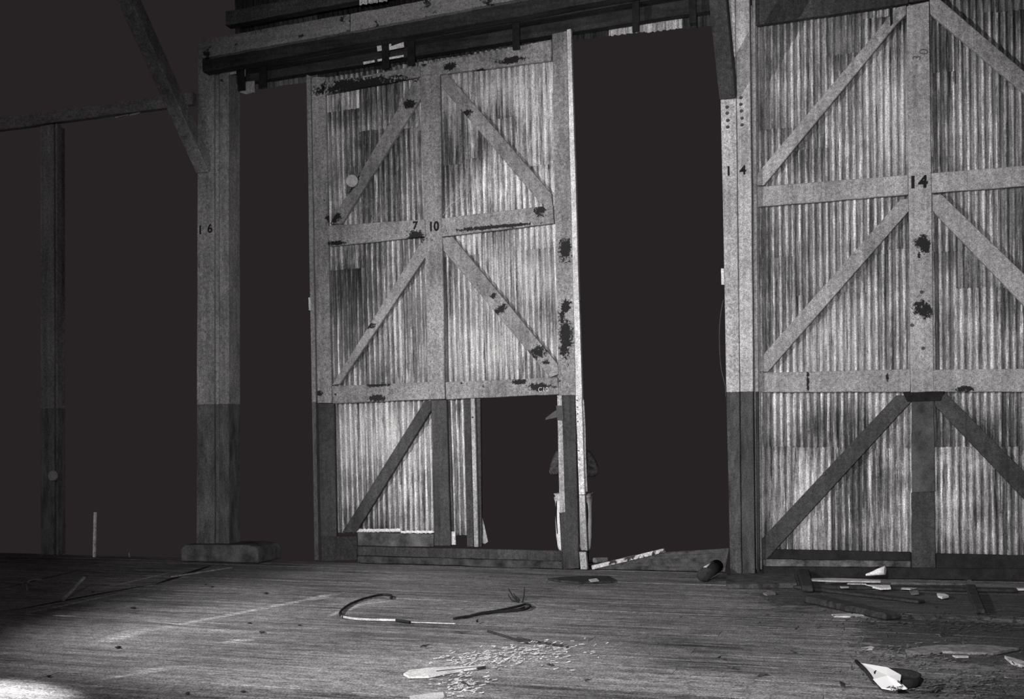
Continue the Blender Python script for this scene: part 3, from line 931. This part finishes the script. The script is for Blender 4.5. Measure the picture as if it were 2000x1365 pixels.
bmesh.ops.delete(hb, geom=[v for v in hb.verts if v.co.z < 1.70 or (v.co.y < PY - 0.05 and v.co.z < 1.79)], context='VERTS')
hair = put('hair', hb, M_hair, person, True)
sm_ = hair.modifiers.new('solid', 'SOLIDIFY'); sm_.thickness = 0.012
# jacket
V, Ed, R = [], [], []
a0 = jv(B(0, 0, 0.92), (0.19, 0.145))
a1 = jv(B(0, 0, 1.12), (0.175, 0.135), a0)
a2 = jv(B(0, 0, 1.34), (0.185, 0.14), a1)
a3 = jv(B(0, 0.01, 1.47), (0.11, 0.09), a2)
jv(B(0, 0.01, 1.535), (0.075, 0.075), a3)
for s in (-1, 1):
    sh = jv(B(s * 0.19, 0.0, 1.43), 0.085, a2)
    el = jv(B(s * (0.315 if s > 0 else 0.255), -0.04, 1.19), 0.07, sh)
    jv(B(s * 0.09, -0.185, 1.21 if s > 0 else 1.26), 0.048, el)
skin_mesh('jacket', V, Ed, R, M_jacket, person)
# trousers: loose legs with a gathered fold above the hem
V, Ed, R = [], [], []
t0 = jv(B(0, 0, 0.93), (0.185, 0.14))
for s in (-1, 1):
    c = jv(B(s * 0.125, 0, 0.83), (0.125, 0.12), t0)
    c = jv(B(s * 0.145, -0.01, 0.62), (0.118, 0.105), c)
    c = jv(B(s * 0.145, 0, 0.44), (0.10, 0.09), c)
    c = jv(B(s * 0.145, 0.005, 0.385), (0.112, 0.098), c)
    c = jv(B(s * 0.145, 0.01, 0.33), (0.088, 0.08), c)
    jv(B(s * 0.15, 0.015, 0.17), (0.08, 0.075), c)
skin_mesh('trousers', V, Ed, R, M_trouser, person)
for s in (-1, 1):
    put('trouser_stripe', tube_bm(smooth_path([B(s * 0.185, -0.105, 0.90), B(s * 0.205, -0.095, 0.70), B(s * 0.195, -0.078, 0.5), B(s * 0.19, -0.072, 0.42)]), 0.012, 6), M_ink, person, True)
    V, Ed, R = [], [], []
    c = jv(B(s * 0.14, 0.02, 0.24), (0.055, 0.06))
    c = jv(B(s * 0.14, 0.02, 0.10), (0.05, 0.06), c)
    c = jv(B(s * 0.145, 0.0, 0.05), (0.05, 0.05), c)
    jv(B(s * 0.16, -0.15, 0.04), (0.048, 0.036), c)
    skin_mesh('boot', V, Ed, R, M_black, person)

# ------------------------------------------------------------------ things on the floor
def slab(name, pts, th, mat, label, cat, group=None, lift=0.0, jag=0.0):
    P = [fl(x, y, 0.0) for x, y in pts]
    if jag:
        Q2 = []
        for a, b in zip(P, P[1:] + P[:1]):
            Q2 += [a, a.lerp(b, 0.5) + Vector((random.uniform(-jag, jag), random.uniform(-jag, jag), 0))]
        P = Q2
    o = put(name, prism_bm([p + Vector((0, 0, lift + 0.001)) for p in P], Vector((0, 0, th))), mat)
    return tag(o, label, cat, group)


def stick(name, a, b, w, h, mat, label, cat, za=0.0, zb=0.0, group=None):
    A, Bq = fl(*a), fl(*b)
    A = Vector((A.x, A.y, za + h / 2 + 0.001)); Bq = Vector((Bq.x, Bq.y, zb + h / 2 + 0.001))
    o = put(name, beam_bm(A, Bq, w, h, taper=0.85), mat)
    bevel(o, min(w, h) * 0.2)
    return tag(o, label, cat, group)


def crumple(name, cpx, size, mat, label, cat, seed=0, group=None, flat=0.6):
    rnd = random.Random(seed)
    c = fl(*cpx)
    bm = bmesh.new()
    bmesh.ops.create_icosphere(bm, subdivisions=2, radius=size / 2)
    for v in bm.verts:
        v.co *= rnd.uniform(0.65, 1.25)
        v.co.z *= flat
    zmin = min(v.co.z for v in bm.verts)
    for v in bm.verts:
        v.co += Vector((c.x, c.y, -zmin + 0.001))
    return tag(put(name, bm, mat), label, cat, group)


# wire lying in a loop with a frayed upright end
zc = 0.014
wire = thing('wire', fl(850, 1210), 'dark wire in an open loop with dusty pale run and frayed upright end', 'wire')
for pts, r, mt, lab in (([(763, 1168), (764, 1163), (755, 1161), (740, 1162), (711, 1169), (685, 1179), (668, 1191), (664, 1199), (670, 1205)], 0.012, M_black, None),
                        ([(668, 1204), (690, 1208), (720, 1210), (771, 1211), (776, 1211)], 0.012, M_white2, 'dusty pale run of the wire'),
                        ([(774, 1211), (788, 1213), (800, 1215)], 0.015, M_black, None),
                        ([(800, 1215), (830, 1216), (860, 1217), (890, 1218)], 0.006, M_white2, 'dusty pale run of the wire'),
                        ([(886, 1208), (929, 1201), (960, 1196), (1000, 1193), (1020, 1191), (1033, 1187), (1035, 1182), (1026, 1180), (1012, 1184), (985, 1190), (945, 1197)], 0.012, M_black, None),
                        ([(905, 1206), (940, 1197), (975, 1192), (1010, 1190), (1024, 1186)], 0.010, M_black, None)):
    o = put('wire_run', tube_bm(smooth_path([fl(x, y, zc if r > 0.01 else 0.007) for x, y in pts], 6), r, 6), mt, wire, True)
    if lab: tag(o, lab)
for pts in ([(1013, 1180), (1003, 1166), (992, 1148)], [(1013, 1180), (1008, 1168), (1003, 1158)], [(1010, 1178), (1000, 1172), (992, 1160)], [(1020, 1180), (1023, 1166), (1024, 1147)], [(1015, 1178), (1012, 1168), (1006, 1164)]):
    base = fl(*pts[0])
    P = [Vector((0, 0, 0))] * 0
    for (x, y) in pts:
        q = at(x, y, base.y)
        P.append(Vector((q.x, base.y, max(q.z, 0.02))))
    put('frayed_strand', tube_bm(smooth_path(P, 4), 0.008, 5, r_end=0.004), M_black, wire, True)
tag(put('wood_splinter', prism_bm([fl(x, y, 0.004) for x, y in ((788, 1319), (800, 1312), (850, 1306), (905, 1305), (948, 1302), (946, 1305), (905, 1311), (870, 1317), (838, 1324), (800, 1325))], Vector((0, 0, 0.014))), M_wood_pale), 'long bright split of pale wood tapering to right, front centre of the floor', 'wood')
stick('stick', (852, 1316), (948, 1306), 0.02, 0.02, M_wood_dark, 'thin dark stick against the long pale split of wood', 'stick')
slab('wood_splinter', [(800, 1362), (865, 1354), (868, 1362), (840, 1372), (802, 1374)], 0.010, M_wood_pale, 'short pale splinter cut off by the bottom edge of the picture', 'wood')
stick('stick', (953, 1235), (1030, 1258), 0.022, 0.018, M_wood_dark, 'dark stick lying above the wood chips, left piece', 'stick')
stick('stick', (1010, 1248), (1110, 1266), 0.016, 0.016, M_wood_dark, 'dark stick lying above the wood chips, right piece', 'stick')
stick('stick', (905, 1336), (918, 1343), 0.018, 0.014, M_wood_dark, 'very short dark stick below the long pale split of wood', 'stick')
# the thin light stick leaning up at left, the pale stake by the far edge
a = fl(122, 1175); bq = at(165, 1127, a.y + 0.25)
tag(put('stick', beam_bm(a + Vector((0, 0, 0.012)), bq, 0.022, 0.022), M_wood_grey), 'thin pale stick poking up from the dim floor at far left', 'stick')
sa = fl(184, 1088)
tag(bevel(put('stake', beam_bm((sa.x, sa.y, 0.0), at(186, 1000, sa.y), 0.04, 0.03), plain('white_stake', 0.75, var=0.4, scale=20)), 0.004), 'upright white stake at the far left edge of the floor', 'stake')
sa = fl(253, 1088)
tag(put('peg', beam_bm((sa.x, sa.y, 0.0), at(252, 1079, sa.y), 0.02, 0.02, taper=0.5), M_wood_grey), 'tiny peg standing right of the white stake', 'peg')
# low iron angle at far left
stick('stick', (335, 1128), (452, 1110), 0.03, 0.02, M_wood_grey, 'thin grey lath on the floor in front of post 16', 'stick')
o = thing('bent_iron', fl(55, 1156), 'small bent iron hook standing on the dim floor at far left', 'hook')
a = fl(54, 1156)
put('hook', tube_bm(smooth_path([a + Vector((0, 0, 0.0)), a + Vector((0, 0, 0.1)), a + Vector((0.05, 0.05, 0.13)), a + Vector((0.16, 0.08, 0.12))]), 0.012, 6), M_wood_grey, o, True)

# tilted plank cover at the foot of the right opening
cov = thing('wooden_cover', fl(1290, 1112), 'tilted plank cover with a peeling white edge leaning in the right opening, beside post 14', 'cover')
A0, A1 = fl(1156, 1112), fl(1416, 1118)
B0, B1 = at(1300, 1079, 0.25), at(1424, 1071, 0.25)
nP = 5
for i in range(nP):
    s0, s1 = i / nP, (i + 0.93) / nP
    q = [A0.lerp(B0, s0), A0.lerp(B0, s1), A1.lerp(B1, s1), A1.lerp(B1, s0)]
    q = [v + Vector((0, 0, 0.01)) for v in q]
    bevel(put('plank', prism_bm(q, Vector((0, 0.01, -0.03)) if i else Vector((0, 0.02, -0.008))), plain('cover_plank', 0.07, var=0.6, scale=9) if i == 0 else bpy.data.materials['cover_plank'], cov), 0.004)
edge = put('edge_batten', beam_bm(A0 + Vector((0, -0.005, 0.025)), B0 + Vector((0, -0.005, 0.03)), 0.05, 0.05), paint('peeling_white_paint', 0.45, 0.75, None, peel=0.53, peel_col=0.04, vert=False), cov)
tag(bevel(edge, 0.004), 'peeling white edge batten')
stick('block', (1160, 1100), (1186, 1098), 0.08, 0.07, M_wood_grey, 'short wood block lying behind the foot of the half-open door', 'block')
slab('board', [(1070, 1133), (1130, 1128), (1190, 1128), (1200, 1138), (1130, 1140)], 0.02, M_wood_dark, 'dark flat scrap board lying in front of the half-open door', 'board', jag=0.03)
slab('paper_scrap', [(1150, 1137), (1165, 1135), (1170, 1139), (1155, 1141)], 0.012, M_white2, 'small pale scrap on the dark flat board before the half-open door', 'paper', lift=0.021)
# round log end beside post 14
lg = thing('log', fl(1370, 1138), 'short dark round log with a hollow pale end beside the foot of post 14', 'log')
la, lb = fl(1374, 1137), fl(1400, 1122)
la, lb = Vector((la.x, la.y, 0.08)), Vector((lb.x, lb.y, 0.10))
put('log_body', tube_bm([la, la.lerp(lb, 0.5) + Vector((0.01, 0, 0.01)), lb], 0.078, 12), M_wood_dark, lg, True)
dd = (la - lb).normalized()
put('split_wood', tube_bm([la.lerp(lb, 0.15) + Vector((0.0, -0.05, 0.066)), la.lerp(lb, 0.75) + Vector((0.0, -0.05, 0.066))], 0.022, 6), M_white2, lg, True)
slab('board', [(1420, 1128), (1550, 1128), (1556, 1148), (1418, 1150)], 0.05, plain('grimy_block', 0.07, var=0.7), 'low grimy board in front of the foot of post 14', 'board', jag=0.01)

# debris on the right
for i, (a, b2, wd, ht, mt, lab) in enumerate([
    ((1580, 1148), (1985, 1156), 0.16, 0.035, M_wood_dark, 'long dark board under the white strips below the right door'),
    ((1584, 1176), (1745, 1212), 0.20, 0.07, M_wood_dark, 'thick dark timber sloping to right in the debris, nearest the camera'),
    ((1556, 1148), (1800, 1178), 0.14, 0.03, M_wood_dark, 'dark thin board sloping to right behind the thick dark timber'),
    ((1590, 1108), (1900, 1134), 0.12, 0.03, M_wood_mid, 'thin grey board against the sill of the right door'),
    ((1740, 1142), (1880, 1144), 0.04, 0.03, M_wood_mid, 'grey batten behind the small white card in the debris'),
    ((1895, 1150), (1915, 1200), 0.10, 0.05, M_wood_dark, 'dark block lying crossways at the right end of the debris'),
    ((1568, 1122), (1578, 1158), 0.14, 0.08, M_wood_dark, 'dark block lying crossways at the left end of the debris')]):
    stick('board', a, b2, wd, ht, mt, lab, 'board')
zt_ = 0.062
slab('white_strip', [(1580, 1142), (1640, 1141), (1720, 1145), (1720, 1148), (1640, 1147), (1584, 1145)], 0.012, M_white2, 'long thin pale strip on the dark board, left of the crumpled white cup', 'strip', lift=0.055)
slab('white_strip', [(1690, 1149), (1738, 1150), (1740, 1155), (1720, 1156)], 0.02, M_white, 'short bright white strip just below the crumpled white cup', 'strip', lift=0.02)
slab('paper_scrap', [(1636, 1148), (1652, 1148), (1658, 1152), (1644, 1153)], 0.012, M_white2, 'small pale scrap left of the bright white strip', 'paper', lift=0.02)
slab('paper_scrap', [(1762, 1153), (1790, 1154), (1778, 1156), (1760, 1155)], 0.012, M_white2, 'thin pale scrap right of the bright white strip', 'paper', lift=0.02)
slab('paper_scrap', [(1776, 1157), (1793, 1157), (1795, 1163), (1780, 1164)], 0.012, M_wood_grey, 'greyish scrap left of the small white card', 'paper', lift=0.01)
slab('white_card', [(1830, 1164), (1845, 1165), (1853, 1169), (1840, 1172), (1832, 1169)], 0.02, M_white, 'small white card lying in the dark debris at right', 'card', lift=0.01)
slab('paper_scrap', [(1852, 1152), (1865, 1152), (1862, 1154), (1855, 1154)], 0.012, M_white2, 'tiny pale scrap above the small white card', 'paper', lift=0.02)
slab('paper_scrap', [(1986, 1154), (2004, 1154), (2004, 1157), (1988, 1157)], 0.012, M_white, 'white scrap cut by the right picture edge', 'paper', lift=0.02)
# crumpled white paper cup
pcup = thing('paper_cup', fl(1715, 1142), 'crumpled white paper cup lying on the debris below the right door', 'cup')
c = fl(1718, 1143)
bmc = bmesh.new()
rings = []
for i, (t, r) in enumerate(((0, 0.012), (0.3, 0.02), (0.6, 0.034), (1.0, 0.05), (0.985, 0.042))):
    ctr = Vector((c.x - 0.14 + 0.20 * t, c.y, 0.11 + 0.055 * t))
    rings.append([bmc.verts.new(ctr + Vector((0.25 * r * math.cos(a), r * math.cos(a), r * math.sin(a) * 1.1)) * random.uniform(0.85, 1.15)) for a in [k * math.pi / 5 for k in range(10)]])
for a, b2 in zip(rings, rings[1:]):
    for k in range(10):
        bmc.faces.new((a[k], a[(k + 1) % 10], b2[(k + 1) % 10], b2[k]))
bmc.faces.new(rings[0]); bmc.faces.new(rings[-1][::-1])
put('cup', bmc, M_white, pcup, True)
for i, x in enumerate((1660, 1668, 1677, 1686)):
    crumple('paper_scrap', (x, 1144), 0.07, M_white, 'small crumpled white scrap in a row left of the crumpled paper cup', 'paper', i, 'scraps left of the paper cup', 0.7)
# broken white shard on a dark round lid, front right
lid = thing('broken_lid', fl(1750, 1330), 'dark round rubber lid with a torn white sheet in it, front right of the floor', 'lid')
cl = fl(1753, 1337)
bml = bmesh.new()
for rr, zz in ():
    pass
N = 28
prof = [(0.02, 0.012), (0.13, 0.012), (0.155, 0.03), (0.165, 0.07), (0.18, 0.07), (0.17, 0.02), (0.15, 0.002), (0.02, 0.002)]
rg = []
for k in range(N):
    a = 2 * math.pi * k / N
    rg.append([bml.verts.new(cl + Vector((r * math.cos(a) * 0.8, r * math.sin(a) * 1.0, z))) for r, z in prof])
for k in range(N):
    for j in range(len(prof) - 1):
        bml.faces.new((rg[k][j], rg[(k + 1) % N][j], rg[(k + 1) % N][j + 1], rg[k][j + 1]))
bml.faces.new([rg[k][0] for k in range(N)]); bml.faces.new([rg[k][-1] for k in range(N)][::-1])
put('rubber_dish', bml, M_black, lid, True)
lift_pts = [(1678, 1294, 0.03), (1733, 1303, 0.11), (1760, 1318, 0.11), (1758, 1332, 0.1), (1772, 1344, 0.06), (1745, 1347, 0.05), (1722, 1343, 0.05), (1706, 1326, 0.07)]
def fz(x, y, z): return fl(x, y, z)
tornp = [fz(*p) for p in lift_pts]
ctr = sum(tornp, Vector()) / len(tornp) + Vector((0, 0, 0.02))
bmt = bmesh.new()
top = [bmt.verts.new(p) for p in tornp]; cv = bmt.verts.new(ctr)
bot = [bmt.verts.new(p - Vector((0, 0, 0.006))) for p in tornp]; cb = bmt.verts.new(ctr - Vector((0, 0, 0.006)))
for i in range(len(top)):
    j = (i + 1) % len(top)
    bmt.faces.new((top[i], top[j], cv)); bmt.faces.new((bot[j], bot[i], cb)); bmt.faces.new((top[j], top[i], bot[i], bot[j]))
def torn_mat():
    n = Nodes('torn_white_sheet', 0.6, 0.2)
    z = n.noise(26, 4, 0.6)
    y = n.xyz(n.pos)[1]
    lo = n.remap(y, fl(1740, 1338, 0.07).y, fl(1740, 1324, 0.09).y, 0.50, 0.95)
    n.b.inputs['Roughness'].default_value = 0.5
    return n.out(n.mix(n.remap(n.math('SUBTRACT', z, lo), -0.02, 0.03, 0, 1), 0.85, 0.03))
put('torn_sheet', bmt, torn_mat(), lid)
put('dark_rim', tube_bm([fz(1672, 1291, 0.03), fz(1690, 1308, 0.045), fz(1706, 1328, 0.06)], 0.012, 6), M_black, lid, True)
slab('paper_scrap', [(1708, 1302), (1722, 1293), (1768, 1306), (1764, 1312), (1735, 1306)], 0.015, M_wood_grey, 'greyish strip behind the torn white sheet on the round lid', 'paper', lift=0.085) if False else None
slab('board', [(1768, 1272), (1835, 1264), (1905, 1263), (1990, 1270), (1940, 1280), (1840, 1276), (1772, 1282)], 0.018, M_wood_grey, 'flat pale grey board with rounded ends at front right', 'board', jag=0.01)
slab('paper_scrap', [(1682, 1268), (1700, 1265), (1708, 1267), (1704, 1270), (1684, 1270)], 0.012, M_white2, 'pale torn scrap behind the round lid', 'paper')
slab('paper_scrap', [(1860, 1282), (1890, 1283), (1892, 1285), (1866, 1285)], 0.010, M_white2, 'thin bright scrap in front of the flat grey board', 'paper')
slab('paper_scrap', [(1962, 1286), (1978, 1290), (2004, 1298), (2002, 1306), (1976, 1298)], 0.02, M_white2, 'pale torn scrap by the right picture edge, front right', 'paper')
slab('paper_scrap', [(1624, 1202), (1660, 1200), (1690, 1203), (1660, 1206), (1630, 1206)], 0.012, M_white2, 'long pale scrap in front of the thick dark timber', 'paper')
slab('paper_scrap', [(1448, 1147), (1472, 1146), (1480, 1149), (1455, 1151)], 0.012, M_white2, 'pale scrap on the floor below post 14', 'paper') if False else None
slab('paper_scrap', [(1490, 1161), (1505, 1157), (1515, 1162), (1498, 1164)], 0.02, M_wood_grey, 'greyish scrap on the floor below post 14', 'paper')
slab('paper_scrap', [(1735, 1366), (1760, 1362), (1764, 1367), (1738, 1370)], 0.01, M_white2, 'pale scrap in front of the round lid at the bottom edge', 'paper') if False else None

# chips: thousands of slivers nobody could count
def chips(name, centres, n, label, cat, mats):
    bm = bmesh.new()
    for _ in range(n):
        cx_, cy_, rx, ry = random.choice(centres)
        x, y = random.gauss(cx_, rx), random.gauss(cy_, ry)
        if y > 1364 or y < 1095: continue
        p = fl(x, y)
        if p.y > -0.3: continue
        L, W = random.uniform(0.012, 0.05), random.uniform(0.004, 0.011)
        a = random.gauss(0.2, 0.7)
        dvec = Vector((math.cos(a), math.sin(a), 0)) * L / 2
        z = 0.004 + random.uniform(0, 0.01)
        beam_bm(Vector((p.x, p.y, z)) - dvec, Vector((p.x, p.y, z + random.uniform(0, 0.012))) + dvec, W, 0.005, bm=bm)
    o = put(name, bm, mats)
    return tag(o, label, cat, None, 'stuff')


chips('wood_chips', [(1000, 1285, 55, 12), (1060, 1270, 50, 8), (930, 1290, 40, 8), (900, 1340, 25, 14)], 420, 'scatter of pale wood chips around the long split of wood', 'chips', M_wood_chip)
chips('litter', [(1830, 1310, 110, 26), (1900, 1340, 60, 14), (1760, 1285, 60, 14)], 420, 'scatter of grey grit and slivers around the round lid at right', 'litter', M_wood_mid)
chips('dark_litter', [(1740, 1215, 120, 12), (1900, 1225, 60, 12)], 300, 'scatter of dark slivers before the dark timbers at right', 'litter', M_wood_dark)
# dark flakes added for mere specks, and dark crumbs that can be told apart
for i, (x, y, s_) in enumerate([(898, 1238, 0.09), (830, 1265, 0.06), (932, 1217, 0.05), (1430, 1308, 0.07), (1490, 1323, 0.05), (1405, 1288, 0.05), (1550, 1278, 0.05), (1664, 1195, 0.06), (1830, 1352, 0.09), (1645, 1340, 0.09), (1075, 1302, 0.04), (1148, 1333, 0.03)]):
    c = fl(x, y)
    rnd = random.Random(i)
    bm = bmesh.new()
    pts = []
    for k in range(8):
        a = k * math.pi / 4
        r = s_ * (1.0 if k % 4 == 0 else 0.45) * rnd.uniform(0.7, 1.1)
        ang = i * 0.9
        q = Vector((r * math.cos(a), r * 0.5 * math.sin(a), 0))
        pts.append(c + Vector((q.x * math.cos(ang) - q.y * math.sin(ang), q.x * math.sin(ang) + q.y * math.cos(ang), 0.006 + rnd.uniform(0, 0.02))))
    prism_bm(pts, Vector((0, 0, 0.004)), bm)
    tag(put('dark_flake', bm, M_wood_dark), 'small dark added leaf or crumb lying on the timber floor', 'flake', 'dark flakes scattered on the floor')
for i, (x, y) in enumerate([(260, 1189), (415, 1147), (402, 1143), (230, 1266), (585, 1222), (366, 1356), (520, 1160), (475, 1352), (95, 1322), (512, 1236), (487, 1218), (182, 1157)]):
    tag(crumple('crumb', (x, y), 0.035 + 0.015 * (i % 3 == 0), M_wood_dark, None, None, 40 + i, None, 0.35), 'small dark crumb lying on the left half of the floor', 'crumb', 'dark crumbs on the left half of the floor')
